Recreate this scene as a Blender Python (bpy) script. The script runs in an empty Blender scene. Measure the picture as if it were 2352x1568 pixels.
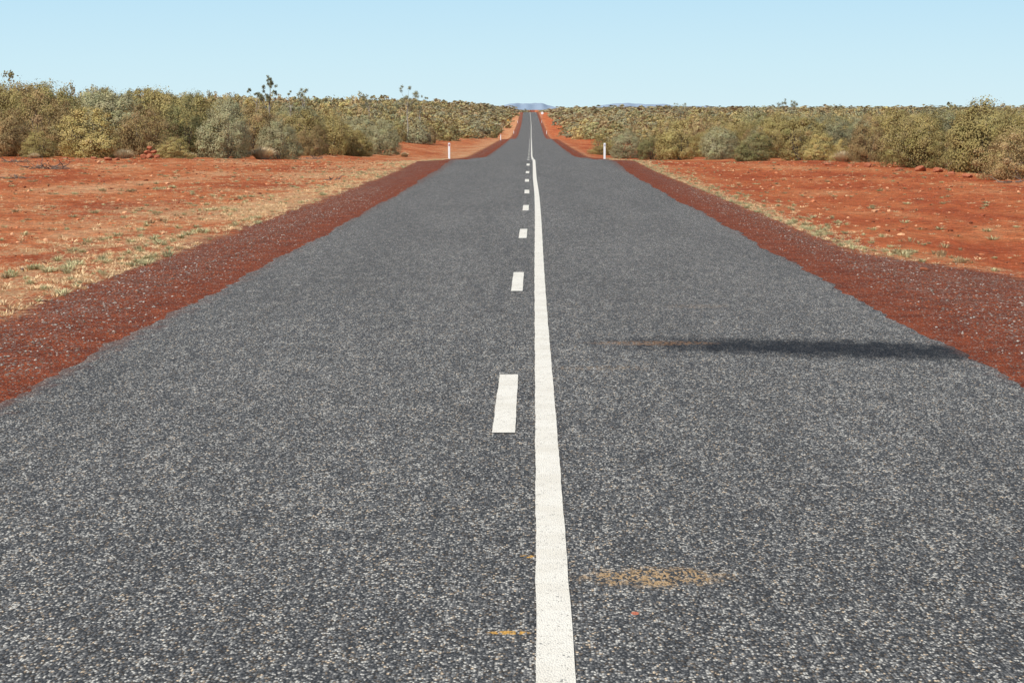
import bpy, math, random, time
import numpy as np
from mathutils import Vector
T0 = time.time()
RNG = np.random.default_rng(7)
random.seed(7)
scene = bpy.context.scene
COL = scene.collection
CAMH = 1.87
F = 5438.0

# ------------------------------------------------------------------ profile
PD = np.array([-60, 0, 60, 91, 109, 118, 130, 151, 175, 200, 272, 340, 423, 440, 500, 600, 680, 846, 1000, 1300, 1350, 1500, 3000, 30000.])
PZ = np.array([-1.53, -1.87, -2.212, -2.37, -2.33, -2.52, -2.85, -3.12, -3.6, -4.0, -4.5, -4.9, -5.35, -5.6, -6.6, -7.3, -7.4, -6.2, -5.0, -1.9, -2.2, -4.0, -4.0, -4.0]) + CAMH
_g = np.arange(-60, 2001, 1.0)
_z = np.interp(_g, PD, PZ)
_k = np.exp(-0.5 * (np.arange(-12, 13) / 3.5) ** 2); _k /= _k.sum()
_zs = np.convolve(np.pad(_z, 12, mode='edge'), _k, mode='valid')
_zs[:14] = _z[:14]
def zroad(d): return np.interp(d, _g, _zs)
LD = np.array([-60, 121, 300, 500, 900, 1500, 3000, 30000.]); LZ = np.array([-1.55, -2.35, -2.5, -2.0, -0.9, -1.5, -4, -4.]) + CAMH
RD = np.array([-60, 90, 120, 200, 400, 600, 900, 1300, 3000, 30000.]); RZ = np.array([-1.55, -2.35, -2.4, -2.9, -3.2, -3.8, -3.0, -1.9, -4, -4.]) + CAMH
def xc(d): return np.interp(d, [-60, 60, 109, 200, 423, 846, 1300, 2000, 30000], [0, 0, -.10, -.28, -.6, -1.1, -2.4, -4, -4])
def sm(a, b, x):
    t = np.clip((x - a) / (b - a), 0, 1); return t * t * (3 - 2 * t)
def bumps(x, y):
    return (np.sin(x * .9 + 1.3 * np.sin(y * .31)) * np.sin(y * .43 + .7 * np.sin(x * .6)) * .5
            + np.sin(x * 2.3 + y * .7) * np.sin(y * 1.7 - x * 1.1 + 2) * .3 + np.sin(x * 5.1 - y * 2.3) * np.sin(y * 4.3 + x) * .2)
def gh_u(u, d):
    u = np.asarray(u, float); d = np.asarray(d, float)
    zr = zroad(d)
    zs = np.where(u < 0, np.interp(d, LD, LZ), np.interp(d, RD, RZ))
    a = np.abs(u)
    w = sm(7, 30, a)
    z = zr * (1 - w) + zs * w
    z = z - .05 * sm(4, 5.3, a) - .12 * sm(5.2, 7.5, a) + .10 * sm(8, 14, a)
    z = z + bumps(u, d) * .07 * sm(5, 9, a)
    return z
def gh(x, d): return gh_u(np.asarray(x, float) - xc(d), d)

# ------------------------------------------------------------------ mesh helpers
def mk_mesh(name, V, Fc, mats, cols=None, smooth=False, fattr=None):
    V = np.asarray(V, dtype=np.float32); Fc = np.asarray(Fc, dtype=np.int32)
    me = bpy.data.meshes.new(name)
    n = Fc.shape[1]
    me.vertices.add(len(V)); me.vertices.foreach_set('co', V.ravel())
    me.loops.add(Fc.size); me.loops.foreach_set('vertex_index', Fc.ravel())
    me.polygons.add(len(Fc)); me.polygons.foreach_set('loop_start', np.arange(0, Fc.size, n, dtype=np.int32))
    me.update(calc_edges=True)
    if cols is not None:
        ca = me.color_attributes.new('Col', 'FLOAT_COLOR', 'POINT')
        c = np.ones((len(V), 4), np.float32); c[:, :3] = cols
        ca.data.foreach_set('color', c.ravel())
    if fattr:
        for k, v in fattr.items():
            a = me.attributes.new(k, 'FLOAT', 'POINT'); a.data.foreach_set('value', np.asarray(v, np.float32).ravel())
    me.polygons.foreach_set('use_smooth', np.full(len(Fc), bool(smooth)))
    for m in (mats if isinstance(mats, (list, tuple)) else [mats]): me.materials.append(m)
    return me
def mk_obj(name, data, parent=None, **props):
    o = bpy.data.objects.new(name, data); COL.objects.link(o)
    if parent is not None: o.parent = parent
    for k, v in props.items(): o[k] = v
    return o
def grid_faces(nr, nc):
    i = np.arange(nr - 1)[:, None] * nc + np.arange(nc - 1)[None, :]
    i = i.ravel()
    return np.stack([i, i + 1, i + nc + 1, i + nc], 1)
def tube(pts, rad, sides=6):
    pts = [Vector(p) for p in pts]; V = []; Fc = []
    for i, p in enumerate(pts):
        t = (pts[min(i + 1, len(pts) - 1)] - pts[max(i - 1, 0)]).normalized()
        a = t.cross(Vector((0.31, 0.95, 0.1))).normalized(); b = t.cross(a)
        for s in range(sides):
            an = 2 * math.pi * s / sides
            q = p + (a * math.cos(an) + b * math.sin(an)) * rad[i]
            V.append(q[:])
    for i in range(len(pts) - 1):
        for s in range(sides):
            s2 = (s + 1) % sides
            Fc.append((i * sides + s, i * sides + s2, (i + 1) * sides + s2, (i + 1) * sides + s))
    return np.array(V), np.array(Fc)
def join(parts):
    V = []; Fc = []; n = 0
    for v, f in parts:
        V.append(v); Fc.append(f + n); n += len(v)
    return np.concatenate(V), np.concatenate(Fc)

# ------------------------------------------------------------------ shader helper
class NG:
    def __init__(s, name, dim='3D'):
        s.m = bpy.data.materials.new(name); s.m.use_nodes = True
        s.t = s.m.node_tree; s.n = s.t.nodes; s.l = s.t.links
        s.n.clear(); s.dim = dim
        s.out = s.n.new('ShaderNodeOutputMaterial')
    def put(s, node, idx, v):
        if v is None: return
        if hasattr(v, 'is_linked'): s.l.new(v, node.inputs[idx])
        else:
            if isinstance(v, tuple) and len(v) == 3 and node.inputs[idx].type == 'RGBA': v = (*v, 1)
            node.inputs[idx].default_value = v
    def math(s, op, a, b=None, c=None, clamp=False):
        nd = s.n.new('ShaderNodeMath'); nd.operation = op; nd.use_clamp = clamp
        s.put(nd, 0, a); s.put(nd, 1, b); s.put(nd, 2, c); return nd.outputs[0]
    def coord(s): return s.n.new('ShaderNodeTexCoord').outputs['Object']
    def mapping(s, v, sc):
        nd = s.n.new('ShaderNodeMapping'); s.put(nd, 0, v); nd.inputs['Scale'].default_value = sc
        nd.inputs['Location'].default_value = (57.3, 31.7, .4); return nd.outputs[0]
    def noise(s, v, scale, detail=4, rough=.55, dist=0):
        nd = s.n.new('ShaderNodeTexNoise'); nd.noise_dimensions = s.dim; s.put(nd, 'Vector', v)
        nd.inputs['Scale'].default_value = scale; nd.inputs['Detail'].default_value = detail
        nd.inputs['Roughness'].default_value = rough; nd.inputs['Distortion'].default_value = dist
        return nd.outputs[0]
    def vor(s, v, scale):
        nd = s.n.new('ShaderNodeTexVoronoi'); nd.voronoi_dimensions = s.dim; s.put(nd, 'Vector', v); nd.inputs['Scale'].default_value = scale
        sp = s.n.new('ShaderNodeSeparateColor'); s.l.new(nd.outputs['Color'], sp.inputs[0])
        return nd.outputs['Distance'], sp.outputs[0], sp.outputs[1], sp.outputs[2]
    def sep(s, v):
        nd = s.n.new('ShaderNodeSeparateXYZ'); s.put(nd, 0, v); return nd.outputs
    def ss(s, v, a, b, lo=0., hi=1.):
        nd = s.n.new('ShaderNodeMapRange'); nd.interpolation_type = 'SMOOTHSTEP'
        s.put(nd, 0, v); s.put(nd, 1, a); s.put(nd, 2, b); nd.inputs[3].default_value = lo; nd.inputs[4].default_value = hi
        return nd.outputs[0]
    def mix(s, f, a, b, mode='MIX'):
        nd = s.n.new('ShaderNodeMix'); nd.data_type = 'RGBA'; nd.blend_type = mode
        s.put(nd, 0, f); s.put(nd, 6, a); s.put(nd, 7, b); return nd.outputs[2]
    def ramp(s, f, stops, interp='LINEAR'):
        nd = s.n.new('ShaderNodeValToRGB'); s.put(nd, 0, f); cr = nd.color_ramp; cr.interpolation = interp
        while len(cr.elements) < len(stops): cr.elements.new(.5)
        for e, (p, c) in zip(cr.elements, stops): e.position = p; e.color = (*c, 1)
        return nd.outputs[0]
    def attr(s, name, out='Fac'):
        nd = s.n.new('ShaderNodeAttribute'); nd.attribute_name = name; return nd.outputs[out]
    def bump(s, h, strength, dist):
        nd = s.n.new('ShaderNodeBump'); s.put(nd, 'Height', h); nd.inputs['Strength'].default_value = strength
        nd.inputs['Distance'].default_value = dist; return nd.outputs[0]
    def pbr(s, col, rough=.9, spec=.2, normal=None, metal=0):
        nd = s.n.new('ShaderNodeBsdfPrincipled'); s.put(nd, 'Base Color', col); s.put(nd, 'Roughness', rough)
        nd.inputs['Specular IOR Level'].default_value = spec; nd.inputs['Metallic'].default_value = metal
        if normal is not None: s.put(nd, 'Normal', normal)
        s.l.new(nd.outputs[0], s.out.inputs[0]); return nd

# asphalt
def mat_asphalt():
    g = NG('asphalt', '2D'); co = g.coord(); xyz = g.sep(co)
    cs = g.mapping(co, (1, .44, 1))
    dist, r1, r2, r3 = g.vor(cs, 110)
    clump = g.noise(g.mapping(co, (1, .35, 1)), 26, 4, .8)
    cl2 = g.noise(g.mapping(co, (1, .18, 1)), 8, 4, .85)
    r = g.math('ADD', r1, g.math('MULTIPLY', g.math('SUBTRACT', clump, .5), .90))
    r = g.math('ADD', r, g.math('MULTIPLY', g.math('SUBTRACT', cl2, .5), .60))
    stone = g.ramp(r, [(0, (.040, .041, .042)), (.30, (.060, .061, .062)), (.52, (.093, .094, .094)), (.72, (.152, .151, .147)), (.87, (.265, .26, .244)), (1, (.50, .485, .44))])
    warm = g.mix(g.ss(r2, .84, .88), stone, g.mix(1.0, stone, (1.12, .92, .72), 'MULTIPLY'))
    gap = g.ss(dist, .34, .66, 1., .42)
    c = g.mix(1.0, warm, gap, 'MULTIPLY')
    big = g.noise(g.mapping(co, (1, .12, 1)), .9, 3, .6)
    c = g.mix(1.0, c, g.ss(big, .25, .75, .92, 1.10), 'MULTIPLY')
    c = g.mix(1.0, c, (1.20, 1.16, 1.09), 'MULTIPLY')
    # stains and one painted shadow band
    nz = g.noise(co, 3.5, 3, .7)
    fn = g.noise(g.mapping(co, (1, .4, 1)), 30, 2, .7)
    rg = g.noise(g.mapping(co, (1, .35, 1)), 7, 3, .75)
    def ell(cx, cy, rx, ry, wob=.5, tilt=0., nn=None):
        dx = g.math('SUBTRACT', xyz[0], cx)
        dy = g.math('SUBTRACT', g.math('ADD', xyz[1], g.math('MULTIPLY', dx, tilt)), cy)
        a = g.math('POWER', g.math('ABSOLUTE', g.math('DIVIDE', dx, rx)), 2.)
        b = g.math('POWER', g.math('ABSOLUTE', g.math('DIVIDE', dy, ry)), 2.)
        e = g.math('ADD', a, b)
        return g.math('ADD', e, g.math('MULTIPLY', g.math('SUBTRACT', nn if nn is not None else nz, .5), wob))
    shade_band = g.ss(ell(2.55, 19.45, 2.0, .90, 1.6, .28, rg), .0, 1.4, 1., 0.)  # cast shadow over the right lane, painted by darkening the asphalt colour
    c = g.mix(shade_band, c, g.mix(1.0, c, (.15, .15, .16), 'MULTIPLY'))
    t2 = g.math('MULTIPLY', g.ss(ell(1.0, 19.95, .6, .25, .9), .2, 1.1, 1., 0.), g.ss(fn, .42, .58))
    c = g.mix(g.math('MULTIPLY', t2, .6), c, (.30, .16, .07))
    t3 = g.math('MULTIPLY', g.ss(ell(.49, 9.6, .34, .24, 2.2, 0., rg), .2, 1.1, 1., 0.), g.ss(g.math('ADD', fn, g.math('MULTIPLY', r1, .45)), .66, .80))
    c = g.mix(g.math('MULTIPLY', t3, .75), c, (.48, .30, .13))
    t4 = g.math('MULTIPLY', g.ss(ell(-.09, 8.52, .085, .035, .8), .3, 1.1, 1., 0.), g.ss(fn, .40, .54))
    c = g.mix(g.math('MULTIPLY', t4, .8), c, (.68, .36, .06))
    t5 = g.math('MULTIPLY', g.ss(ell(-.03, 10.05, .035, .04, .6), .3, 1.1, 1., 0.), g.ss(fn, .40, .54))
    c = g.mix(g.math('MULTIPLY', t5, .8), c, (.68, .36, .06))
    t6 = g.ss(ell(.385, 8.87, .017, .034, .3), .6, 1.0, 1., 0.)
    c = g.mix(t6, c, (.48, .15, .08))
    t7 = g.math('MULTIPLY', g.ss(ell(.5, 17.9, .5, .22, 1.), .2, 1.1, 1., 0.), g.ss(fn, .52, .6))
    c = g.mix(g.math('MULTIPLY', t7, .4), c, (.36, .24, .13))
    t8 = g.math('MULTIPLY', g.ss(ell(1.65, 24.0, .4, .3, 1.), .2, 1.1, 1., 0.), g.ss(fn, .50, .6))
    c = g.mix(g.math('MULTIPLY', t8, .4), c, (.34, .24, .15))
    u = g.attr('u'); au = g.math('ABSOLUTE', u)
    dust = g.ss(g.math('ADD', au, g.math('MULTIPLY', g.math('SUBTRACT', rg, .5), .7)), 3.34, 3.64)
    c = g.mix(g.math('MULTIPLY', dust, .5), c, (.15, .055, .028))
    h = g.math('ADD', g.ss(dist, .1, .6, 1., 0.), g.math('MULTIPLY', r3, .8))
    g.pbr(c, .85, .2, g.bump(h, .5, .005))
    return g.m

def mat_paint():
    g = NG('road_paint', '2D'); co = g.coord()
    dist, r1, r2, r3 = g.vor(g.mapping(co, (1, .44, 1)), 104)
    clump = g.noise(co, 14, 3, .7)
    r = g.math('ADD', r1, g.math('MULTIPLY', g.math('SUBTRACT', clump, .5), .9))
    c = g.mix(g.ss(g.noise(co, 2.5, 3, .6), .3, .8), (.79, .735, .615), (.71, .65, .53))
    pit = g.math('MULTIPLY', g.ss(dist, .48, .62), g.ss(r, .70, .90))
    c = g.mix(g.math('MULTIPLY', pit, .75), c, (.22, .20, .17))
    c = g.mix(g.ss(r, 1.08, 1.14), c, (.26, .25, .22))
    g.pbr(c, .7, .3, g.bump(g.ss(dist, .1, .6, 1., 0.), .4, .004))
    return g.m

def mat_ground():
    g = NG('red_earth', '2D'); co = g.coord(); xyz = g.sep(co)
    u = g.attr('u'); side = g.math('GREATER_THAN', u, 0.)
    au = g.math('ABSOLUTE', u)
    wn = g.noise(co, .7, 3, .6)
    wob = g.math('MULTIPLY', g.math('SUBTRACT', wn, .5), .7)
    a = g.math('ADD', au, wob)
    flare = g.math('MULTIPLY', side, g.ss(xyz[1], 36., 28., 0., 1.7))
    edge = g.math('ADD', g.math('SUBTRACT', 5.35, g.math('MULTIPLY', side, .60)), flare)
    rel = g.math('SUBTRACT', a, edge)
    # soil
    n1 = g.noise(g.mapping(co, (.5, .16, 1)), .6, 6, .66)
    n2 = g.noise(co, 3.2, 5, .80)
    n3 = g.noise(co, 26, 3, .78)
    soilL = g.ramp(n1, [(.28, (.42, .092, .030)), (.42, (.58, .152, .050)), (.54, (.68, .225, .080)), (.68, (.79, .39, .185))])
    soilR = g.ramp(n1, [(.28, (.38, .074, .024)), (.42, (.53, .120, .038)), (.55, (.64, .185, .062)), (.72, (.73, .31, .13))])
    soil = g.mix(side, soilL, soilR)
    soil = g.mix(1.0, soil, g.ss(n2, .28, .72, .56, 1.30), 'MULTIPLY')
    soil = g.mix(1.0, soil, g.ss(n3, .25, .75, .60, 1.34), 'MULTIPLY')
    pd, p1, p2, p3 = g.vor(co, 11)
    peb = g.math('MULTIPLY', g.ss(pd, .22, .32, 1., 0.), g.ss(p1, .70, .72))
    soil = g.mix(g.math('MULTIPLY', peb, .8), soil, g.mix(p2, (.15, .04, .022), (.66, .33, .17)))
    # dry grass litter
    litn = g.noise(g.mapping(co, (1, .40, 1)), 1.3, 7, .8)
    fine = g.noise(g.mapping(co, (18, 7, 18)), 1.0, 4, .8)
    lit = g.math('ADD', litn, g.math('MULTIPLY', g.math('SUBTRACT', fine, .5), .8))
    wv = g.math('SUBTRACT', 5.0, g.math('MULTIPLY', side, 3.9))
    verge = g.ss(g.math('DIVIDE', rel, wv), .0, 1.5, 1., 0.)
    bigp = g.noise(g.mapping(co, (1, .5, 1)), .16, 3, .6)
    thr = g.math('SUBTRACT', g.math('ADD', .635, g.math('MULTIPLY', side, .055)), g.math('ADD', g.math('MULTIPLY', verge, .20), g.math('MULTIPLY', g.math('SUBTRACT', bigp, .5), .50)))
    lm = g.ss(g.math('SUBTRACT', lit, thr), -.04, .16)
    straw = g.mix(g.ss(fine, .3, .7), (.38, .19, .08), (.84, .58, .31))
    c = g.mix(g.math('MULTIPLY', lm, .76), soil, straw)
    gm = g.math('MULTIPLY', g.math('MULTIPLY', verge, g.ss(g.noise(co, .9, 3, .7), .54, .68)), g.ss(fine, .4, .6))
    c = g.mix(g.math('MULTIPLY', gm, .24), c, (.27, .24, .12))
    # gravel shoulder
    sn = g.noise(co, 2.2, 5, .75)
    sh = g.mix(g.ss(sn, .3, .7), (.175, .037, .015), (.36, .086, .032))
    sh = g.mix(1.0, sh, g.ss(n3, .25, .75, .50, 1.45), 'MULTIPLY')
    gd, g1, g2, g3 = g.vor(g.mapping(co, (1, .5, 1)), 38)
    gd2, h1, h2, h3 = g.vor(g.mapping(co, (1, .45, 1)), 80)
    stonec = g.ramp(g2, [(0, (.10, .065, .045)), (.4, (.20, .16, .125)), (.7, (.33, .285, .23)), (1, (.56, .50, .40))])
    grit = g.ramp(h2, [(0, (.06, .020, .010)), (.52, (.31, .095, .042)), (.75, (.25, .20, .155)), (1, (.48, .41, .32))])
    core = g.math('MULTIPLY', g.ss(g.math('ADD', au, g.math('MULTIPLY', wob, 1.4)), 3.6, 4.6), g.ss(rel, -.35, .10, 1., .3))
    core = g.math('MULTIPLY', core, g.ss(g.noise(g.mapping(co, (1, .3, 1)), 1.6, 4, .7), .32, .60, .4, 1.))
    gth = g.math('SUBTRACT', .955, g.math('MULTIPLY', core, g.ss(sn, .25, .6, .12, .34)))
    gm1 = g.math('MULTIPLY', g.ss(gd, .36, .48, 1., 0.), g.math('GREATER_THAN', g1, gth))
    gm2 = g.math('MULTIPLY', g.ss(gd2, .36, .52, 1., 0.), g.math('GREATER_THAN', h1, g.math('SUBTRACT', .66, g.math('MULTIPLY', core, .24))))
    sh = g.mix(gm2, sh, grit)
    sh = g.mix(gm1, sh, stonec)
    gm_ = g.math('MAXIMUM', gm1, gm2)
    smask = g.ss(g.math('ADD', rel, g.math('MULTIPLY', g.math('SUBTRACT', n2, .5), 1.6)), -.2, .3, 1., 0.)
    c = g.mix(smask, c, sh)
    far = g.math('MULTIPLY', g.ss(xyz[1], 900., 1500.), g.ss(au, 8., 20.))
    sc = g.mix(g.noise(co, .05, 3, .6), (.15, .14, .085), (.24, .20, .12))
    c = g.mix(far, c, sc)
    hgt = g.math('ADD', g.math('MULTIPLY', n2, 1.3), g.math('ADD', g.math('MULTIPLY', n3, .5), g.math('MULTIPLY', gm_, .25)))
    g.pbr(c, .95, .1, g.bump(hgt, .95, .08))
    return g.m

def mat_foliage(name='foliage', trans=.25):
    g = NG(name)
    col = g.attr('Col', 'Color')
    oi = g.n.new('ShaderNodeObjectInfo')
    v = g.ss(oi.outputs['Random'], 0., 1., .82, 1.18)
    c = g.mix(1.0, col, v, 'MULTIPLY')
    d = g.n.new('ShaderNodeBsdfDiffuse'); g.l.new(c, d.inputs[0])
    t = g.n.new('ShaderNodeBsdfTranslucent'); g.l.new(c, t.inputs[0])
    m = g.n.new('ShaderNodeMixShader'); m.inputs[0].default_value = trans
    g.l.new(d.outputs[0], m.inputs[1]); g.l.new(t.outputs[0], m.inputs[2]); g.l.new(m.outputs[0], g.out.inputs[0])
    return g.m
def mat_simple(name, a, b, scale, rough=.9, spec=.2, bump=.3, bd=.02):
    g = NG(name); co = g.coord(); n = g.noise(co, scale, 4, .65)
    g.pbr(g.mix(g.ss(n, .3, .7), a, b), rough, spec, g.bump(n, bump, bd) if bump else None); return g.m

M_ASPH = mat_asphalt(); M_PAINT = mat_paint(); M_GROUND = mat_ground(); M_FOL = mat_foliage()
M_BARK = mat_simple('grey_brown_bark', (.12, .09, .065), (.24, .19, .14), 9)
M_GUM = mat_simple('pale_gum_bark', (.24, .21, .17), (.42, .38, .32), 5)
M_ROCK = mat_simple('red_rock', (.26, .07, .035), (.46, .17, .085), 6, bump=.6, bd=.03)
M_WOOD = mat_simple('dead_wood', (.11, .07, .05), (.24, .17, .13), 12)
M_WHITE = mat_simple('white_enamel', (.74, .75, .74), (.82, .82, .80), 6, .5, .4, .05)
M_REFR = mat_simple('red_reflector', (.35, .02, .02), (.45, .03, .02), 30, .25, .6, .05)
M_REFW = mat_simple('grey_reflector', (.35, .36, .38), (.5, .5, .52), 30, .2, .6, .05)
M_BLACK = mat_simple('black_paint', (.02, .02, .02), (.03, .03, .03), 30, .5, .4, .05)
M_YEL = mat_simple('yellow_sign_face', (.66, .34, .03), (.74, .39, .04), 4, .5, .4, .02)
M_STEEL = mat_simple('galvanised_steel', (.35, .36, .37), (.48, .49, .50), 20, .45, .5, .05)
M_HILL = mat_simple('distant_hill_hazed', (.25, .32, .40), (.30, .36, .43), .008, bump=0)  # atmospheric haze is mixed into this bluish base colour

# ------------------------------------------------------------------ ground + road
rows = np.concatenate([np.arange(-20, 135, .5), np.arange(135, 450, 2.), np.arange(450, 1500, 8.), np.geomspace(1500, 25000, 40)])
pos = np.concatenate([[0, 2, 4.0], np.arange(4.5, 30, .5), np.arange(30, 60, 3.), np.geomspace(60, 9000, 28)])
cols_u = np.concatenate([-pos[:0:-1], pos])
D, U = np.meshgrid(rows, cols_u, indexing='ij')
X = U + xc(D); Z = gh_u(U, D)
V = np.stack([X, D, Z], -1).reshape(-1, 3)
me = mk_mesh('ground', V, grid_faces(len(rows), len(cols_u)), M_GROUND, smooth=True, fattr={'u': U.ravel()})
mk_obj('ground', me, kind='structure')

def wob(d, seed):
    r = np.random.default_rng(seed); s = 0
    for per, amp in ((31, .03), (11, .03), (4.3, .022), (1.9, .018), (1.05, .014), (.55, .012)):
        s = s + amp * np.sin(d * 2 * math.pi / per + r.uniform(0, 6.28) + .8 * np.sin(d / per * 2.2 + r.uniform(0, 6)))
    return s
rr = rows[rows < 1500]
rr = np.unique(np.concatenate([rr, np.arange(10, 70, .125)]))
zrow = np.interp(rr, rows, zroad(rows))
jg = np.random.default_rng(5)
near_w = (rr > 10) & (rr < 70)
eL = -3.54 + wob(rr, 3) - .20 * sm(55, 95, rr) + np.where(near_w, jg.normal(0, .010, len(rr)), 0); eR = 3.47 + wob(rr, 9) + .22 * sm(70, 105, rr) + np.where(near_w, jg.normal(0, .010, len(rr)), 0)
fr = np.linspace(0, 1, 9)
UU = eL[:, None] + (eR - eL)[:, None] * fr[None, :]
DD = np.repeat(rr[:, None], 9, 1)
ZZ = np.repeat(zrow[:, None], 9, 1) + .012
ZZ[:, 0] -= .011; ZZ[:, -1] -= .011
UU2 = UU.copy(); 
UU2[:, 1] = UU[:, 0] + .05; UU2[:, -2] = UU[:, -1] - .05
V = np.stack([UU2 + xc(DD), DD, ZZ], -1).reshape(-1, 3)
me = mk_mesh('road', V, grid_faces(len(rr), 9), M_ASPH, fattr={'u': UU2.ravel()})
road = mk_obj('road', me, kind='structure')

def strip(d0, d1, c, w, z=.017):
    ds = rr[(rr > d0 + 1e-3) & (rr < d1 - 1e-3)]
    ds = np.concatenate([[d0], ds, [d1]])
    wl = .0016 * np.sin(ds * 3.1) + .001 * np.sin(ds * 7.7) + .0012 * np.sin(ds * 31.)
    cc = c + .005 * np.sin(ds / 6.) + .016 * np.sin(ds / 8. + 1) * sm(55, 80, ds) * (1 - sm(115, 130, ds))
    ww = w * (1 - .08 * sm(12, 25, ds))
    zz = np.interp(ds, rr, zrow) + z
    L = np.stack([cc - ww / 2 + wl + xc(ds), ds, zz], -1); R = np.stack([cc + ww / 2 + wl * .7 + xc(ds), ds, zz], -1)
    V = np.stack([L, R], 1).reshape(-1, 3)
    return mk_mesh('line', V, grid_faces(len(ds), 2), M_PAINT)
mk_obj('solid_centre_line', strip(2, 1330, .07, .133), road)
d = 2.1
while d < 900 :
    mk_obj('line_dash', strip(d, d + 3.3, -.187, .140), road); d += 12.0

# ------------------------------------------------------------------ distant hills
def hill(x0, x1, h, yc, depth, seed):
    nx, ny = 90, 14
    t = np.linspace(0, 1, nx); s = np.linspace(-1, 1, ny)
    T, S = np.meshgrid(t, s, indexing='ij')
    r = np.random.default_rng(seed)
    top = sm(0, .3, T) * (1 - sm(.65, 1, T)) * (.84 + .07 * np.sin(T * 9 + r.uniform(0, 6)) + .05 * np.sin(T * 23 + r.uniform(0, 6)) + .02 * np.sin(T * 67))
    prof = 1 - sm(.2, 1., np.abs(S + .08 * np.sin(T * 40)))
    zz = h * top * prof - 3
    V = np.stack([x0 + (x1 - x0) * T, yc + depth * S, zz], -1).reshape(-1, 3)
    mk_obj('hill', mk_mesh('hill', V, grid_faces(nx, ny), M_HILL, smooth=True), kind='structure')
DH = 9000.
def px(x, d): return (x - 1227) / F * d
hill(px(1110, DH), px(1310, DH), 28, DH, 900, 1)
hill(px(1330, DH), px(1620, DH), 28, DH + 300, 900, 5)
hill(px(1480, DH), px(1800, DH), 18, DH + 2000, 900, 8)
hill(px(690, DH), px(860, DH), 44, DH + 800, 900, 11)
hill(px(960, DH), px(1180, DH), 24, DH + 1500, 900, 15)

# ------------------------------------------------------------------ foliage generators
SPEC = {
 'olive':  (.385, .310, .125),
 'grey':   (.345, .320, .180),
 'yellow': (.460, .365, .145),
 'brown':  (.385, .275, .130),
 'green':  (.300, .275, .120),
}
def norm(a): return a / (np.linalg.norm(a, axis=-1, keepdims=True) + 1e-9)
def leaves(rng, P, N, L, W, col, up=.6, jit=.28):
    n = len(P)
    nr = norm(norm(N) + rng.normal(0, jit, (n, 3)))
    t = rng.normal(0, .8, (n, 3)); t[:, 2] += up
    dirv = norm(t - nr * np.sum(t * nr, 1, keepdims=True))
    side = np.cross(nr, dirv)
    l = (L * rng.uniform(.6, 1.3, n))[:, None]; w = (W * rng.uniform(.6, 1.3, n))[:, None]
    a = P - dirv * l / 2; b = P + side * w / 2 ; c = P + dirv * l / 2; d_ = P - side * w / 2
    V = np.stack([a, b, c, d_], 1).reshape(-1, 3)
    return V, np.arange(4 * n).reshape(n, 4), np.repeat(col, 4, axis=0)
def shrub_crown(seed, R, H, nl, L, W, spec, nclump=70, spray=10):
    # foliage clumps over several rounded domes, undercut near the ground
    rng = np.random.default_rng(seed)
    base = np.array(SPEC[spec])
    nlobe = rng.integers(4, 8)
    lobes = []
    for i in range(nlobe):
        an = rng.uniform(0, 6.283); rad = R * rng.uniform(.35, .60) * (0 if i == 0 else 1)
        lr = R * (rng.uniform(.62, .76) if i == 0 else rng.uniform(.30, .46))
        lh = H * (rng.uniform(.94, 1.0) if i == 0 else rng.uniform(.38, .82))
        lobes.append((rad * math.cos(an), rad * math.sin(an), lr, lh))
    lob = np.array(lobes)
    wts = lob[:, 2] * lob[:, 3]; wts /= wts.sum()
    def surf(k, f):
        li = rng.choice(nlobe, k, p=wts); l = lob[li]
        an = rng.uniform(0, 6.283, k)
        s = rng.uniform(0.03, 1, k)
        sc_ = (s - .42) / .58
        rho = np.where(s > .42, np.sqrt(np.clip(1 - np.clip(sc_, 0, 1) ** 2, 0, 1)), 1 - .30 * ((.42 - s) / .42) ** 1.6)
        nx = np.cos(an); ny = np.sin(an)
        p = np.stack([l[:, 0] + nx * rho * l[:, 2] * f, l[:, 1] + ny * rho * l[:, 2] * f, s * l[:, 3] * (.2 + .8 * f)], 1)
        nz = np.where(s > .42, sc_ * 1.0, -(.42 - s) * 1.1)
        hr = np.sqrt(np.clip(1 - np.clip(nz, -.6, 1) ** 2 * .95, 0.02, 1))
        return p, norm(np.stack([nx * hr, ny * hr, nz], 1))
    per = max(5, nl // nclump)
    cen, cn = surf(nclump, rng.uniform(.86, 1.0, nclump))
    rc = R * rng.uniform(.09, .18, nclump)
    g = norm(rng.normal(0, 1, (nclump, per, 3)))
    q = g * (rc[:, None, None] * rng.uniform(.2, 1.1, (nclump, per, 1)) ** .6); q[..., 2] *= .85
    P = (cen[:, None, :] + q).reshape(-1, 3)
    N = (g * .60 + cn[:, None, :] * 1.0).reshape(-1, 3)
    cb = base[None] * rng.uniform(.86, 1.12, (nclump, 1)) * (1 + rng.normal(0, .03, (nclump, 3)))
    C = (cb[:, None, :] * rng.uniform(.88, 1.12, (nclump, per, 1)))
    dry = rng.random((nclump, per)) < .05
    C[dry] = np.array([.46, .36, .21])
    C = C.reshape(-1, 3)
    ns = nl // 4
    p2, n2 = surf(ns, rng.uniform(.78, .98, ns))
    p2 += rng.normal(0, .03 * R, (ns, 3))
    c2 = base[None] * rng.uniform(.82, 1.1, (ns, 1))
    n3_ = nl // spray
    p3, nn3 = surf(n3_, rng.uniform(.98, 1.08, n3_))
    c3 = base[None] * rng.uniform(.9, 1.15, (n3_, 1))
    P = np.concatenate([P, p2, p3]); N = np.concatenate([N, n2, nn3]); C = np.concatenate([C, c2, c3])
    P[:, 2] = np.maximum(P[:, 2], .04)
    return leaves(rng, P, N, L, W, C)
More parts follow.
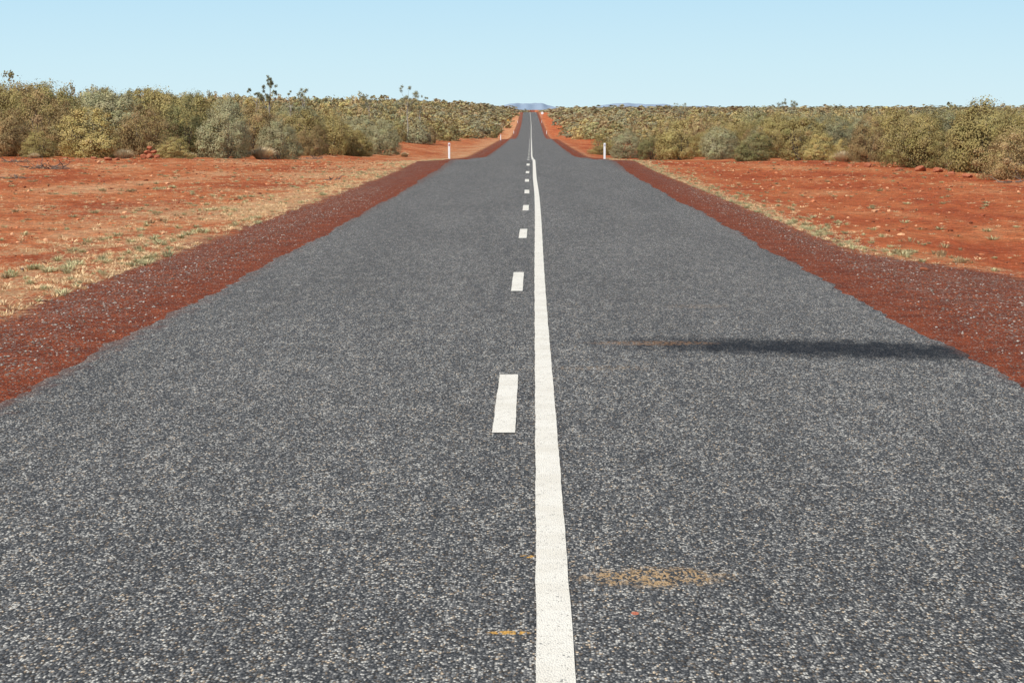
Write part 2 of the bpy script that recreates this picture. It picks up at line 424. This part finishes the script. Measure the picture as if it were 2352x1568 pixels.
def shrub_stems(seed, R, H, n=7):
    rng = np.random.default_rng(seed + 999); parts = []
    for i in range(n):
        an = rng.uniform(0, 6.283); rr_ = R * rng.uniform(.2, .5); hh = H * rng.uniform(.45, .7)
        p = []
        for t in np.linspace(0, 1, 6):
            p.append((math.cos(an) * rr_ * t ** .8 + rng.normal(0, .04) * t, math.sin(an) * rr_ * t ** .8 + rng.normal(0, .04) * t, -.1 + (hh + .1) * t ** 1.1))
        parts.append(tube(p, np.linspace(.05, .012, 6) * (H / 3), 5))
        for _ in range(2):
            b = np.array(p[rng.integers(2, 5)]); dr = rng.normal(0, 1, 3); dr[2] = abs(dr[2]) + .4; dr /= np.linalg.norm(dr)
            parts.append(tube([b, b + dr * R * .18, b + dr * R * .32 + (0, 0, .05)], [.016, .011, .005], 4))
    return join(parts)

VAR = []
specs = ['olive', 'grey', 'yellow', 'olive', 'brown', 'green', 'olive', 'grey', 'brown', 'yellow', 'green', 'olive', 'grey', 'olive']
for i, sp in enumerate(specs):
    rg = np.random.default_rng(100 + i)
    R = rg.uniform(1.6, 2.1); H = rg.uniform(2.4, 3.1)
    v, f, c = shrub_crown(200 + i, R, H, 13500, .080, .05, sp, nclump=120)
    crown = mk_mesh('shrub_crown', v, f, M_FOL, c)
    v, f = shrub_stems(300 + i, R, H)
    stem = mk_mesh('shrub_stem', v, f, M_BARK, smooth=True)
    VAR.append((crown, stem, R, H, sp))
LAB = {'olive': 'rounded olive-gold acacia shrub growing on red earth', 'grey': 'grey-green bushy saltbush shrub beside the red clearing',
       'yellow': 'yellowish-green dense shrub standing on red sand', 'brown': 'brownish olive shrub with dry twiggy crown on red soil',
       'green': 'dark green leafy shrub on red earth'}
print('T variants', time.time() - T0)

# placement
rs = np.random.default_rng(33)
bag = 'roadside scrub shrubs'
def put_shrub(vi, xx, dd, h, r):
    crown, stem, R, H, sp = VAR[vi]
    e = mk_obj('shrub', None, label=LAB[sp], category='shrub', group=bag)
    e.empty_display_size = .3
    e.location = (xx, dd, float(gh(xx, dd)) - .03); e.rotation_euler = (0, 0, rs.uniform(0, 6.28)); e.scale = (r / R, r / R * rs.uniform(.9, 1.1), h / H)
    mk_obj('crown', crown, e); mk_obj('stem', stem, e)
FRONT = [(205, 122, 2.75, 2.2, 2), (95, 119, 1.5, 1.3, 9), (15, 121, 2.6, 1.9, 4), (330, 127, 3.0, 1.9, 8), (402, 121, 1.2, 1.2, 9), (425, 131, 3.3, 1.8, 5), (520, 129, 3.0, 1.9, 7), (640, 137, 2.4, 1.6, 1),
         (590, 143, 3.3, 2.1, 4), (720, 152, 2.0, 1.4, 8), (815, 172, 2.0, 1.8, 9), (760, 170, 3.0, 2.0, 6), (880, 195, 2.9, 1.9, 7), (835, 200, 3.3, 2.0, 12), (120, 131, 4.0, 2.6, 0), (270, 136, 3.7, 2.4, 12), (20, 131, 3.8, 2.3, 6), (470, 140, 3.6, 2.2, 3), (700, 162, 3.2, 2.1, 13), (370, 142, 4.0, 2.0, 11),
         (2262, 91, 2.95, 1.8, 3), (2345, 79, 1.8, 1.5, 8), (2340, 89, 2.4, 1.5, 0), (2105, 100, 2.3, 1.75, 6), (2185, 98, 1.7, 1.1, 11), (1990, 109, 2.2, 1.2, 4), (1935, 115, 1.2, .8, 9), (1882, 120, 1.5, 1.1, 2), (1840, 127, 2.5, 1.8, 11),
         (1735, 134, 1.8, 1.6, 5), (1650, 149, 2.2, 1.7, 1), (1560, 154, 2.7, 1.8, 3), (1495, 175, 2.0, 1.4, 10), (1440, 195, 2.4, 1.8, 1), (1385, 220, 2.1, 1.7, 9), (2050, 114, 2.6, 1.6, 13), (1785, 145, 2.8, 2.0, 0)]
placed = []
for (pxx, dd, h, r, vi) in FRONT:
    x = px(pxx, dd); put_shrub(vi, x, dd, h, r); placed.append((x, dd, r))
PL = np.array(placed)
cand = []
def behind(x, d):
    nar = 3.4 * float(sm(220, 500, d))
    if x < 0:
        return min(-14.6 + nar + 1.2 * math.sin(d * .11) - x, (d - 121 - max(0., x + 23) * 2.2))
    return min(x - (13.0 - nar + max(0., 120 - d) * .125 + 1.2 * math.sin(d * .13 + 1)), (d - 84))
dcur = 80.
while dcur < 2600:
    sp = 3.9 if dcur < 200 else 3.9 + (dcur - 200) * .0082
    x = -.2256 * dcur - 3
    while x < .207 * dcur + 3:
        xx = x + rs.uniform(-.48, .48) * sp; dd = dcur + rs.uniform(-.48, .48) * sp
        bh = behind(xx, dd)
        if bh > 0 and abs(xx - float(xc(dd))) > 9.5 and not (bh < 6 and dd < 250 and rs.random() < .35):
            if np.min(np.hypot(PL[:, 0] - xx, PL[:, 1] - dd) - PL[:, 2]) > 1.2:
                cand.append((dd + 4. * max(0., bh - 10.), dd, xx, bh))
        x += sp
    dcur += sp
cand.sort()
N_IND = 240
near = cand[:N_IND]; rest = cand[N_IND:]
print('candidates', len(cand), 'last near', near[-1][:3])
for (_, dd, xx, bh) in near:
    vi = rs.integers(len(VAR)); R = VAR[vi][2]; H = VAR[vi][3]
    left = xx < 0
    front = bh < 3.0
    if left:
        hi = 4.2 - .8 * sm(-27, -16, xx)
        tgt = rs.uniform(1.2, 2.8) if front else rs.uniform(hi - 1.7, hi)
    else: tgt = rs.uniform(.9, 2.2) if front else rs.uniform(1.5, 2.85)
    sx = tgt / H * rs.uniform(.85, 1.2)
    if left and not front: sx *= .85
    sx = max(sx, rs.uniform(.5, .75))
    put_shrub(vi, xx, dd, tgt, sx * R)

# far scrub: one mass
LOD1 = [shrub_crown(500 + i, 2.1, 3.0, 2200, .17, .11, specs[i], nclump=64, spray=20) for i in range(10)]
LOD2 = [shrub_crown(600 + i, 2.2, 3.0, 520, .33, .22, specs[i], nclump=34, spray=25) for i in range(10)]
LOD3 = [shrub_crown(700 + i, 2.3, 3.0, 150, .62, .44, specs[i], nclump=18, spray=40) for i in range(10)]
Vs = []; Fs = []; Cs = []; n = 0
for (_, dd, xx, bh) in rest:
    lod = LOD1 if dd < 300 else (LOD2 if dd < 700 else LOD3)
    v, f, c = lod[rs.integers(10)]
    an = rs.uniform(0, 6.28)
    sp = 3.9 if dd < 200 else 3.9 + (dd - 200) * .0082
    sc = rs.uniform(.75, 1.2) * max(1., sp / 4.4)
    if xx < 0: hz = rs.uniform(.85, 1.38) * (1 + min(dd, 900) / 5500) * (1 - .20 * float(sm(-35, -18, xx)))
    else: hz = rs.uniform(.52, .98) * (1 + min(dd, 900) / 3300)
    hz *= 1 + .10 * math.sin(xx / 11. + dd / 37.) + .08 * math.sin(xx / 4.7 + 1 - dd / 60.)
    if rs.random() < .06: hz *= 1.25
    ca, sa = math.cos(an), math.sin(an)
    w = np.empty_like(v)
    w[:, 0] = (v[:, 0] * ca - v[:, 1] * sa) * sc + xx; w[:, 1] = (v[:, 0] * sa + v[:, 1] * ca) * sc + dd
    w[:, 2] = v[:, 2] * hz + float(gh(xx, dd)) - .05
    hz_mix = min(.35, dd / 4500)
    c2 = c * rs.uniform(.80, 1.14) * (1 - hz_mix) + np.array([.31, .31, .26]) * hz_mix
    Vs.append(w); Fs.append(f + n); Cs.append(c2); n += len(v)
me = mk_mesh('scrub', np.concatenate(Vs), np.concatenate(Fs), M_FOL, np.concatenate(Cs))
mk_obj('scrub', me, kind='stuff', label='mass of olive-green desert scrub reaching the horizon', category='scrub')
print('scrub faces', len(me.polygons), 'T', time.time() - T0)

# gum trees above the scrub
def gum(seed, H, R, ncl, dens=80, leafc=(.32, .31, .18)):
    rng = np.random.default_rng(seed); parts = []; tips = []
    parts.append(tube([(0, 0, -.2), (.05, 0, H * .3), (-.08, .05, H * .55), (.05, 0, H * .75)], [.10, .08, .05, .03], 7))
    for i in range(ncl):
        b = np.array([0, 0, H * rng.uniform(.45, .75)]); an = rng.uniform(0, 6.283)
        tip = np.array([math.cos(an) * R * rng.uniform(.2, 1), math.sin(an) * R * rng.uniform(.2, 1), H * rng.uniform(.62, 1.0)])
        mid = (b + tip) / 2 + np.array([0, 0, -.12 * R])
        parts.append(tube([b, mid, tip], [.03, .02, .008], 5)); tips.append(tip)
    P = []; C = []; N = []
    for t in tips:
        for _ in range(3):
            c = t + rng.normal(0, R * .15, 3); g = norm(rng.normal(0, 1, (dens, 3)))
            P.append(c + g * rng.uniform(.05, .36, (dens, 1)) * R * .5); N.append(g)
            C.append(np.array(leafc) * rng.uniform(.8, 1.2) * rng.uniform(.7, 1.3, (dens, 1)))
    return join(parts), leaves(rng, np.concatenate(P), np.concatenate(N), .12, .05, np.concatenate(C), up=-.5, jit=.6)
for (pxx, dd, topy, R, ncl, lab) in [(622, 200, 180, .95, 9, 'slender gum tree with sparse open crown above shrubs'), (592, 205, 202, .8, 6, 'small gum tree with thin crown among shrubs'),
                         (700, 215, 206, 1.2, 8, 'low spreading gum tree with sparse crown'), (670, 215, 213, .7, 5, 'small sparse gum sapling above the scrub'),
                         (937, 290, 204, 1.5, 15, 'rounded gum tree with dense crown above scrub'), (966, 300, 220, 1.0, 7, 'small gum tree beside a larger gum'),
                         (1808, 330, 235, 1.5, 10, 'broad gum tree rising over the shrubs'), (850, 330, 220, 1.4, 9, 'small gum tree with grey-green crown'), (2240, 300, 240, 1.6, 9, 'low gum tree with open crown over scrub'), (1560, 420, 241, 1.8, 10, 'low gum tree with open crown over scrub')]:
    x = px(pxx, dd); z = float(gh(x, dd)); H = CAMH + (250 - topy) / F * dd - z
    (v, f), (lv, lf, lc) = gum(int(pxx), H, R, ncl)
    e = mk_obj('gum_tree', None, label=lab, category='tree'); e.location = (x, dd, z)
    mk_obj('trunk', mk_mesh('gum_trunk', v, f, M_GUM, smooth=True), e)
    mk_obj('crown', mk_mesh('gum_crown', lv, lf, M_FOL, lc), e)

# dry tussocks at the scrub edge
def tussock(seed, R, H, n, tw=1.):
    rng = np.random.default_rng(seed)
    an = rng.uniform(0, 6.283, n); r0 = rng.uniform(0, .35, n) * R; lean = rng.uniform(.1, 1, n)
    b = np.stack([np.cos(an) * r0, np.sin(an) * r0, np.zeros(n)], 1)
    tip = np.stack([np.cos(an) * (r0 + lean * R * .75), np.sin(an) * (r0 + lean * R * .75), H * rng.uniform(.45, 1, n) * (1.1 - lean * .45)], 1)
    tip[:, :2] += rng.normal(0, .06, (n, 2)) * R
    mid = (b + tip) / 2; mid[:, 2] += H * .12
    s = np.stack([-np.sin(an), np.cos(an), np.zeros(n)], 1) * (.010 + .01 * H) * tw
    V = np.stack([b - s, b + s, mid + s, tip, mid - s], 1).reshape(-1, 3); i = np.arange(n)[:, None] * 5
    Fq = np.concatenate([i + np.array([[0, 1, 2]]), i + np.array([[0, 2, 4]]), i + np.array([[4, 2, 3]])])
    return V, Fq
def tuss_mesh(seed, R, H, n, ca, cb, tw=1.):
    V, Fq = tussock(seed, R, H, n, tw)
    rng = np.random.default_rng(seed); t = rng.random((n, 1)); c = np.array(ca) * t + np.array(cb) * (1 - t)
    return V, Fq, np.repeat(c, 5, axis=0)
TV = []
for i in range(5):
    v, f, c = tuss_mesh(40 + i, .75, .75, 700, (.74, .60, .38), (.50, .39, .23), tw=.8); TV.append(mk_mesh('dry_tussock', v, f, M_FOL, c))
tl = []
for (pxx, dd, s) in [(285, 119, .9), (605, 131, 1.3), (80, 117, .5), (1935, 111, .9), (2190, 94, .6), (930, 200, .7), (440, 122, .6)]:
    x = px(pxx, dd); e = mk_obj('dry_tussock', TV[len(tl) % 5], label='pale straw-coloured dry tussock at the scrub edge', category='grass tussock', group='dry tussocks along the scrub edge')
    e.location = (x, dd, float(gh(x, dd)) - .02); e.scale = (s * 1.1, s * 1.1, s * rs.uniform(.8, 1.2)); e.rotation_euler = (0, 0, rs.uniform(0, 6)); tl.append(e)

# verge grass: one mass
gV = []; gF = []; gC = []; n = 0
GT = []
STR = ((.82, .62, .36), (.54, .35, .18)); GRN = ((.38, .37, .19), (.56, .48, .27)); DK = ((.30, .22, .12), (.46, .34, .18))
for i in range(6): GT.append(tuss_mesh(60 + i, .20, .10, 18, *STR, tw=.6))
for i in range(5): GT.append(tuss_mesh(70 + i, .20, .15, 45, *GRN, tw=.6))
for i in range(3): GT.append(tuss_mesh(80 + i, .20, .15, 30, *DK, tw=.6))
def addtuft(u, dd, kind, s, flat=1.):
    global n
    if u > 0 and dd < 36 and u < 4.75 + 1.7 * (1 - float(sm(28, 36, dd))): return
    v, f, c = GT[{'s': rs.integers(0, 6), 'g': rs.integers(6, 11), 'd': rs.integers(11, 14)}[kind]]
    x = u + float(xc(dd)); z = float(gh_u(u, dd)); an = rs.uniform(0, 6.28); ca, sa = math.cos(an), math.sin(an)
    w = np.empty_like(v); w[:, 0] = (v[:, 0] * ca - v[:, 1] * sa) * s + x; w[:, 1] = (v[:, 0] * sa + v[:, 1] * ca) * s + dd; w[:, 2] = v[:, 2] * s * flat + z
    gV.append(w); gF.append(f + n); gC.append(c * rs.uniform(.8, 1.15)); n += len(v)
for _ in range(6000):
    dd = 22 + 130 * rs.random() ** 1.4; u = -5.25 - rs.exponential(1.7)
    if math.sin(u * 1.7 + dd * .35) + math.sin(dd * .9 - u * 2.3) + rs.normal(0, .9) < -.5: continue
    if u > -14: addtuft(u, dd, 'g' if rs.random() < .09 else 's', rs.uniform(.3, .95), .7)
for _ in range(2600):
    dd = 22 + 130 * rs.random() ** 1.3; u = 4.7 + rs.exponential(.38)
    if u < 10: addtuft(u, dd, 'g' if rs.random() < .25 else 's', rs.uniform(.25, .8), .7)
for _ in range(2600):
    dd = 30 + 90 * rs.random(); u = rs.uniform(6, 26) * (-1 if rs.random() < .6 else 1)
    if abs(u) < .23 * dd + 1: addtuft(u, dd, rs.choice(['s', 's', 'd', 's', 'g']), rs.uniform(.4, 1.2), .5)
for (X0, Y0, W0, kd) in [(500, 470, 55, 'g'), (375, 425, 25, 'g'), (255, 525, 40, 'g'), (445, 525, 35, 'g'), (360, 548, 50, 'g'), (275, 434, 50, 'd'), (385, 486, 60, 'd'),
                   (190, 590, 40, 'g'), (40, 605, 40, 'g'), (610, 435, 110, 's'), (120, 605, 28, 'g'), (45, 690, 60, 's'), (2130, 553, 90, 'd'), (2075, 580, 40, 'g'), (2210, 585, 50, 'd'), (2040, 466, 30, 's'), (1660, 420, 50, 's'),
                   (60, 470, 80, 's'), (700, 430, 60, 's'), (130, 540, 50, 's'), (340, 590, 40, 'g'), (1830, 508, 40, 'g'), (1880, 525, 35, 'g')]:
    d0 = 10170. / (Y0 - 281)
    for _ in range(8):
        x = px(X0 + rs.normal(0, W0 * .4), d0); addtuft(x, d0 + rs.normal(0, 1.0), kd, rs.uniform(.4, 1.1) , .75)
me = mk_mesh('verge_grass', np.concatenate(gV), np.concatenate(gF), M_FOL, np.concatenate(gC))
mk_obj('verge_grass', me, kind='stuff', label='sparse straw and green grass tufts on the red verge', category='grass')
print('T grass', time.time() - T0)

# ------------------------------------------------------------------ rocks
import bmesh
def rock_mesh(seed, sub=3):
    bm = bmesh.new(); bmesh.ops.create_icosphere(bm, subdivisions=sub, radius=.5)
    r = np.random.default_rng(seed)
    pl = [(Vector(r.normal(0, 1, 3)).normalized(), r.uniform(.30, .42)) for _ in range(9)]
    for v in bm.verts:
        p = v.co.copy()
        for nn, k in pl:
            dd_ = p.dot(nn)
            if dd_ > k: p -= nn * (dd_ - k) * .9
        v.co = p * (1 + .03 * math.sin(p.x * 17 + seed) * math.sin(p.y * 15))
    m = bpy.data.meshes.new('rock'); bm.to_mesh(m); bm.free(); m.materials.append(M_ROCK); return m
RK = [rock_mesh(i) for i in range(6)]
def rock(x, d_, z, s, lab, grp=None):
    o = mk_obj('rock', RK[rs.integers(6)], label=lab, category='rock')
    if grp: o['group'] = grp
    o.location = (x, d_, z); o.scale = s; o.rotation_euler = (rs.uniform(-.3, .3), rs.uniform(-.3, .3), rs.uniform(0, 6)); return o
x0 = px(345, 117.5); z0 = float(gh(x0, 117.5))
for (dx, dz, w, h) in [(-.30, .12, .38, .32), (.02, .14, .40, .34), (.32, .12, .36, .28), (-.12, .34, .36, .27), (.18, .35, .38, .25), (.0, .53, .34, .22)]:
    rock(x0 + dx, 117.5 + rs.uniform(-.08, .08), z0 + dz, (w, w, h), 'orange-red boulder stacked in a small pile', 'stacked boulders')
d1 = 30.7; rock(px(2122, d1), d1, float(gh(px(2122, d1), d1)) + .02, (.20, .14, .07), 'flat orange stone lying on gravel shoulder edge')
for (X0, dd, s) in [(250, 112, .45), (215, 114, .35), (150, 112, .3), (2110, 92, .5), (2060, 94, .35), (2150, 90, .45), (2180, 88, .3), (1990, 98, .4), (1950, 100, .25), (2220, 84, .4), (2250, 83, .3), (30, 108, .35),
                    (450, 116, .25), (180, 110, .22), (270, 113, .3), (1900, 103, .3), (2290, 80, .3), (560, 121, .2), (90, 106, .25)]:
    x = px(X0, dd); rock(x, dd, float(gh(x, dd)) + s * .12, (s * 1.2, s, s * .6), 'loose red rock on the cleared earth', 'loose rocks at the scrub edge')
bm = bmesh.new(); bmesh.ops.create_icosphere(bm, subdivisions=1, radius=.5); bv = np.array([v.co[:] for v in bm.verts]); bf = np.array([[v.index for v in f.verts] for f in bm.faces]); bm.free()
def stones(name, N, u, dd, s, pal, label):
    k = len(bv)
    z = gh_u(u, dd); x = u + xc(dd)
    jit = rs.uniform(.7, 1.15, (N, k, 1)); sc3 = np.stack([rs.uniform(.8, 1.4, N), rs.uniform(.8, 1.3, N), np.full(N, .6)], 1)
    V_ = bv[None] * jit * (s[:, None] * sc3)[:, None, :] + np.stack([x, dd, z + s * .12], 1)[:, None, :]
    F_ = bf[None] + (np.arange(N) * k)[:, None, None]
    C_ = np.repeat(np.array(pal)[rs.integers(0, len(pal), N)] * rs.uniform(.8, 1.2, (N, 1)), k, axis=0)
    mk_obj(name, mk_mesh(name, V_.reshape(-1, 3), F_.reshape(-1, 3), M_STONE, C_), kind='stuff', label=label, category='gravel')
g_ = NG('stone_colour'); g_.pbr(g_.attr('Col', 'Color'), .9, .2); M_STONE = g_.m
N = 11000; sg = np.where(rs.random(N) < .5, -1, 1); uu_ = 3.6 + 1.75 * rs.beta(1.6, 1.3, N); dd_s = 15 + 55 * rs.random(N) ** 1.6
uu_ = np.where((sg > 0) & (dd_s < 33), uu_ + rs.random(N) * 1.3 * (rs.random(N) < .5), uu_)
stones('shoulder_gravel', N, sg * uu_, dd_s, rs.uniform(.010, .028, N),
       [(.20, .165, .13), (.34, .29, .24), (.12, .08, .055), (.36, .12, .055), (.30, .085, .035), (.46, .41, .34), (.32, .10, .045)], 'loose grey and red gravel along the road shoulder')
N = 9000; sg = np.where(rs.random(N) < .5, -1, 1)
stones('earth_stones', N, sg * rs.uniform(6.5, 26, N), 26 + 92 * rs.random(N), .02 + rs.exponential(.026, N),
       [(.54, .20, .09), (.36, .10, .045), (.20, .065, .03), (.64, .33, .17)], 'scattered small red stones on the earth')

# dead branches
def deadpile(seed, w, h, nb):
    rng = np.random.default_rng(seed); parts = []
    for i in range(nb):
        a = np.array([rng.normal(0, w * .22), rng.normal(0, .25), rng.uniform(0, h * .25)]); an = rng.uniform(0, 6.283)
        dr = np.array([math.cos(an), math.sin(an) * .6, rng.uniform(-.05, .5)]); L = w * rng.uniform(.2, .45)
        p = [a]; 
        for k in range(4):
            dr = dr + rng.normal(0, .18, 3); p.append(p[-1] + dr / np.linalg.norm(dr) * L / 4)
        p = [(q[0], q[1], min(max(q[2], .02), h)) for q in p]
        r0 = rng.uniform(.010, .03); parts.append(tube(p, np.linspace(r0, .006, 5), 5))
    return join(parts)
for (X0, dd, w, h, nb, lab) in [(112, 92, 1.6, .48, 46, 'tangled pile of dead branches on red earth'), (35, 106, 1.2, .25, 18, 'dead twigs lying on the red earth'), (768, 84, .55, .14, 12, 'short dark fallen branch on the verge'), (60, 31.5 + 1, .22, .04, 5, 'small dark twig lying on dry grass'), (2320, 76, 1.2, .2, 14, 'dry fallen branch near the shrubs'), (30, 78, 1.3, .12, 10, 'thin fallen branch on bare red earth'), (720, 141, 1.6, .2, 20, 'dry fallen branches in the shade of shrubs')]:
    v, f = deadpile(int(X0) + 3, w, h, nb); x = px(X0, dd)
    o = mk_obj('dead_branch', mk_mesh('dead_branch', v, f, M_WOOD, smooth=True), label=lab, category='dead branch'); o.location = (x, dd, float(gh(x, dd)))

# ------------------------------------------------------------------ guide posts and signs
def bev_box(w, dp, h, z0=0, bev=.012, y0=0, slant=0.):
    bm = bmesh.new(); bmesh.ops.create_cube(bm, size=1)
    for v in bm.verts:
        v.co = Vector((v.co.x * w, v.co.y * dp + y0, (v.co.z + .5) * h + z0))
        if slant and v.co.z > z0 + h * .9 and v.co.y > y0: v.co.z -= slant
    bmesh.ops.bevel(bm, geom=bm.edges[:], offset=bev, segments=2, affect='EDGES', profile=.6)
    return bm
def bm_obj(bm, name, mat, parent):
    m = bpy.data.meshes.new(name); bm.to_mesh(m); bm.free(); m.materials.append(mat); return mk_obj(name, m, parent)
def guide_post(x, dd, refl, lab, H=1.0):
    e = mk_obj('guide_post', None, label=lab, category='road marker post', group='guide posts along the road'); e.location = (x, dd, float(gh(x, dd)))
    bm_obj(bev_box(.13, .05, H + .15, -.15, .015, 0, .04), 'post', M_WHITE, e)
    bm_obj(bev_box(.07, .012, .12, H - .20, .004, -.0325), 'reflector', refl, e)
guide_post(px(1032, 151), 151, M_REFR, 'white guide post with red reflector on the verge', 1.02)
guide_post(px(1388, 146), 146, M_REFW, 'white guide post with pale reflector on the verge', .98)
for (X0, dd, r) in [(1150, 400, M_REFR), (1180, 700, M_REFR), (1255, 690, M_REFW), (1244, 930, M_REFW), (1200 - 11, 930, M_REFR)]:
    guide_post(px(X0, dd), dd, r, 'white guide post beside the distant road')
def sign(x, dd, cz, shape, size, face, lab):
    z = float(gh(x, dd)); e = mk_obj('road_sign', None, label=lab, category='road sign'); e.location = (x, dd, z)
    hh = cz - z
    v, f = tube([(0, .05, -.3), (0, .05, hh + size * .3)], [.04, .04], 10); mk_obj('post', mk_mesh('sign_post', v, f, M_STEEL, smooth=True), e)
    def plate(sz, th, y, seg, rot, mat, nm):
        bm = bmesh.new(); bmesh.ops.create_cone(bm, cap_ends=True, segments=seg, radius1=sz, radius2=sz, depth=th)
        from mathutils import Matrix
        bmesh.ops.rotate(bm, verts=bm.verts, matrix=Matrix.Rotation(rot, 3, 'Z')); bmesh.ops.rotate(bm, verts=bm.verts, matrix=Matrix.Rotation(math.pi / 2, 3, 'X'))
        bmesh.ops.translate(bm, verts=bm.verts, vec=(0, y, hh)); bm_obj(bm, nm, mat, e)
    if shape == 'diamond':
        plate(size, .02, 0, 4, 0, M_BLACK, 'sign_border'); plate(size * .93, .006, -.016, 4, 0, face, 'sign_face')
        v, f = tube([(0, -.024, hh - size * .35), (0, -.024, hh + .05), (size * .12, -.024, hh + size * .35)], [.05, .05, .02], 6); v[:, 1] = (v[:, 1] + .024) * .05 - .024
        mk_obj('symbol', mk_mesh('sign_symbol', v, f, M_BLACK), e)
    else:
        plate(size, .02, 0, 28, 0, M_STEEL, 'sign_border'); plate(size * .95, .006, -.016, 28, 0, face, 'sign_face')
sign(px(1167, 850), 850, CAMH - 29 / F * 850, 'diamond', .80, M_YEL, 'yellow diamond warning sign on a steel post')
sign(px(1245, 1100), 1100, CAMH - 10 / F * 1100, 'round', .62, M_WHITE, 'round white sign on a steel post')

# ------------------------------------------------------------------ light, sky, camera
el = math.radians(48); sdir = Vector((-.58, -.80, 0)).normalized()
w = bpy.data.worlds.new("World"); scene.world = w; w.use_nodes = True
nt = w.node_tree; nt.nodes.clear()
sky = nt.nodes.new('ShaderNodeTexSky'); sky.sky_type = 'NISHITA'; sky.sun_disc = False; sky.sun_elevation = el
sky.sun_rotation = math.atan2(sdir.x, sdir.y); sky.altitude = 300; sky.air_density = 1.0; sky.dust_density = .6; sky.ozone_density = 1.5
tc = nt.nodes.new('ShaderNodeTexCoord'); sx = nt.nodes.new('ShaderNodeSeparateXYZ'); nt.links.new(tc.outputs['Generated'], sx.inputs[0])
cr = nt.nodes.new('ShaderNodeValToRGB')
mr = nt.nodes.new('ShaderNodeMapRange'); nt.links.new(sx.outputs[2], mr.inputs[0]); mr.inputs[1].default_value = 0; mr.inputs[2].default_value = .25
nt.links.new(mr.outputs[0], cr.inputs[0])
S_ = .12
stops = [(0, (.67, .86, .92)), (.08, (.61, .835, .93)), (.20, (.51, .77, .93)), (.45, (.36, .62, .85)), (1, (.18, .38, .70))]
e_ = cr.color_ramp.elements
while len(e_) < len(stops): e_.new(.5)
for e, (p, c) in zip(e_, stops): e.position = p; e.color = (*c, 1)
sc_ = nt.nodes.new('ShaderNodeVectorMath'); sc_.operation = 'SCALE'; nt.links.new(cr.outputs[0], sc_.inputs[0]); sc_.inputs['Scale'].default_value = 1 / S_
m2 = nt.nodes.new('ShaderNodeMapRange'); nt.links.new(sx.outputs[2], m2.inputs[0]); m2.inputs[1].default_value = .15; m2.inputs[2].default_value = .45
mx = nt.nodes.new('ShaderNodeMix'); mx.data_type = 'RGBA'; nt.links.new(m2.outputs[0], mx.inputs[0]); nt.links.new(sc_.outputs[0], mx.inputs[6]); nt.links.new(sky.outputs[0], mx.inputs[7])
bg = nt.nodes.new('ShaderNodeBackground'); bg.inputs[1].default_value = S_
wo = nt.nodes.new('ShaderNodeOutputWorld'); nt.links.new(mx.outputs[2], bg.inputs[0]); nt.links.new(bg.outputs[0], wo.inputs[0])
sd = Vector((sdir.x * math.cos(el), sdir.y * math.cos(el), math.sin(el)))
li = bpy.data.lights.new('sun', 'SUN'); li.energy = 4.9; li.angle = math.radians(.53); li.color = (1, .96, .89)
so = bpy.data.objects.new('sun', li); COL.objects.link(so); so.rotation_euler = sd.to_track_quat('Z', 'Y').to_euler()
cam = bpy.data.cameras.new('camera'); cam.sensor_width = 36; cam.lens = F / 2352 * 36; cam.clip_end = 60000; cam.clip_start = .1
co = bpy.data.objects.new('camera', cam); COL.objects.link(co); co.location = (0, 0, CAMH)
co.rotation_euler = (math.radians(90) - math.atan(534 / F), 0, math.atan(51 / F))
scene.camera = co
scene.view_settings.view_transform = 'Standard'; scene.view_settings.look = 'None'; scene.view_settings.exposure = 0
print('T end', time.time() - T0)
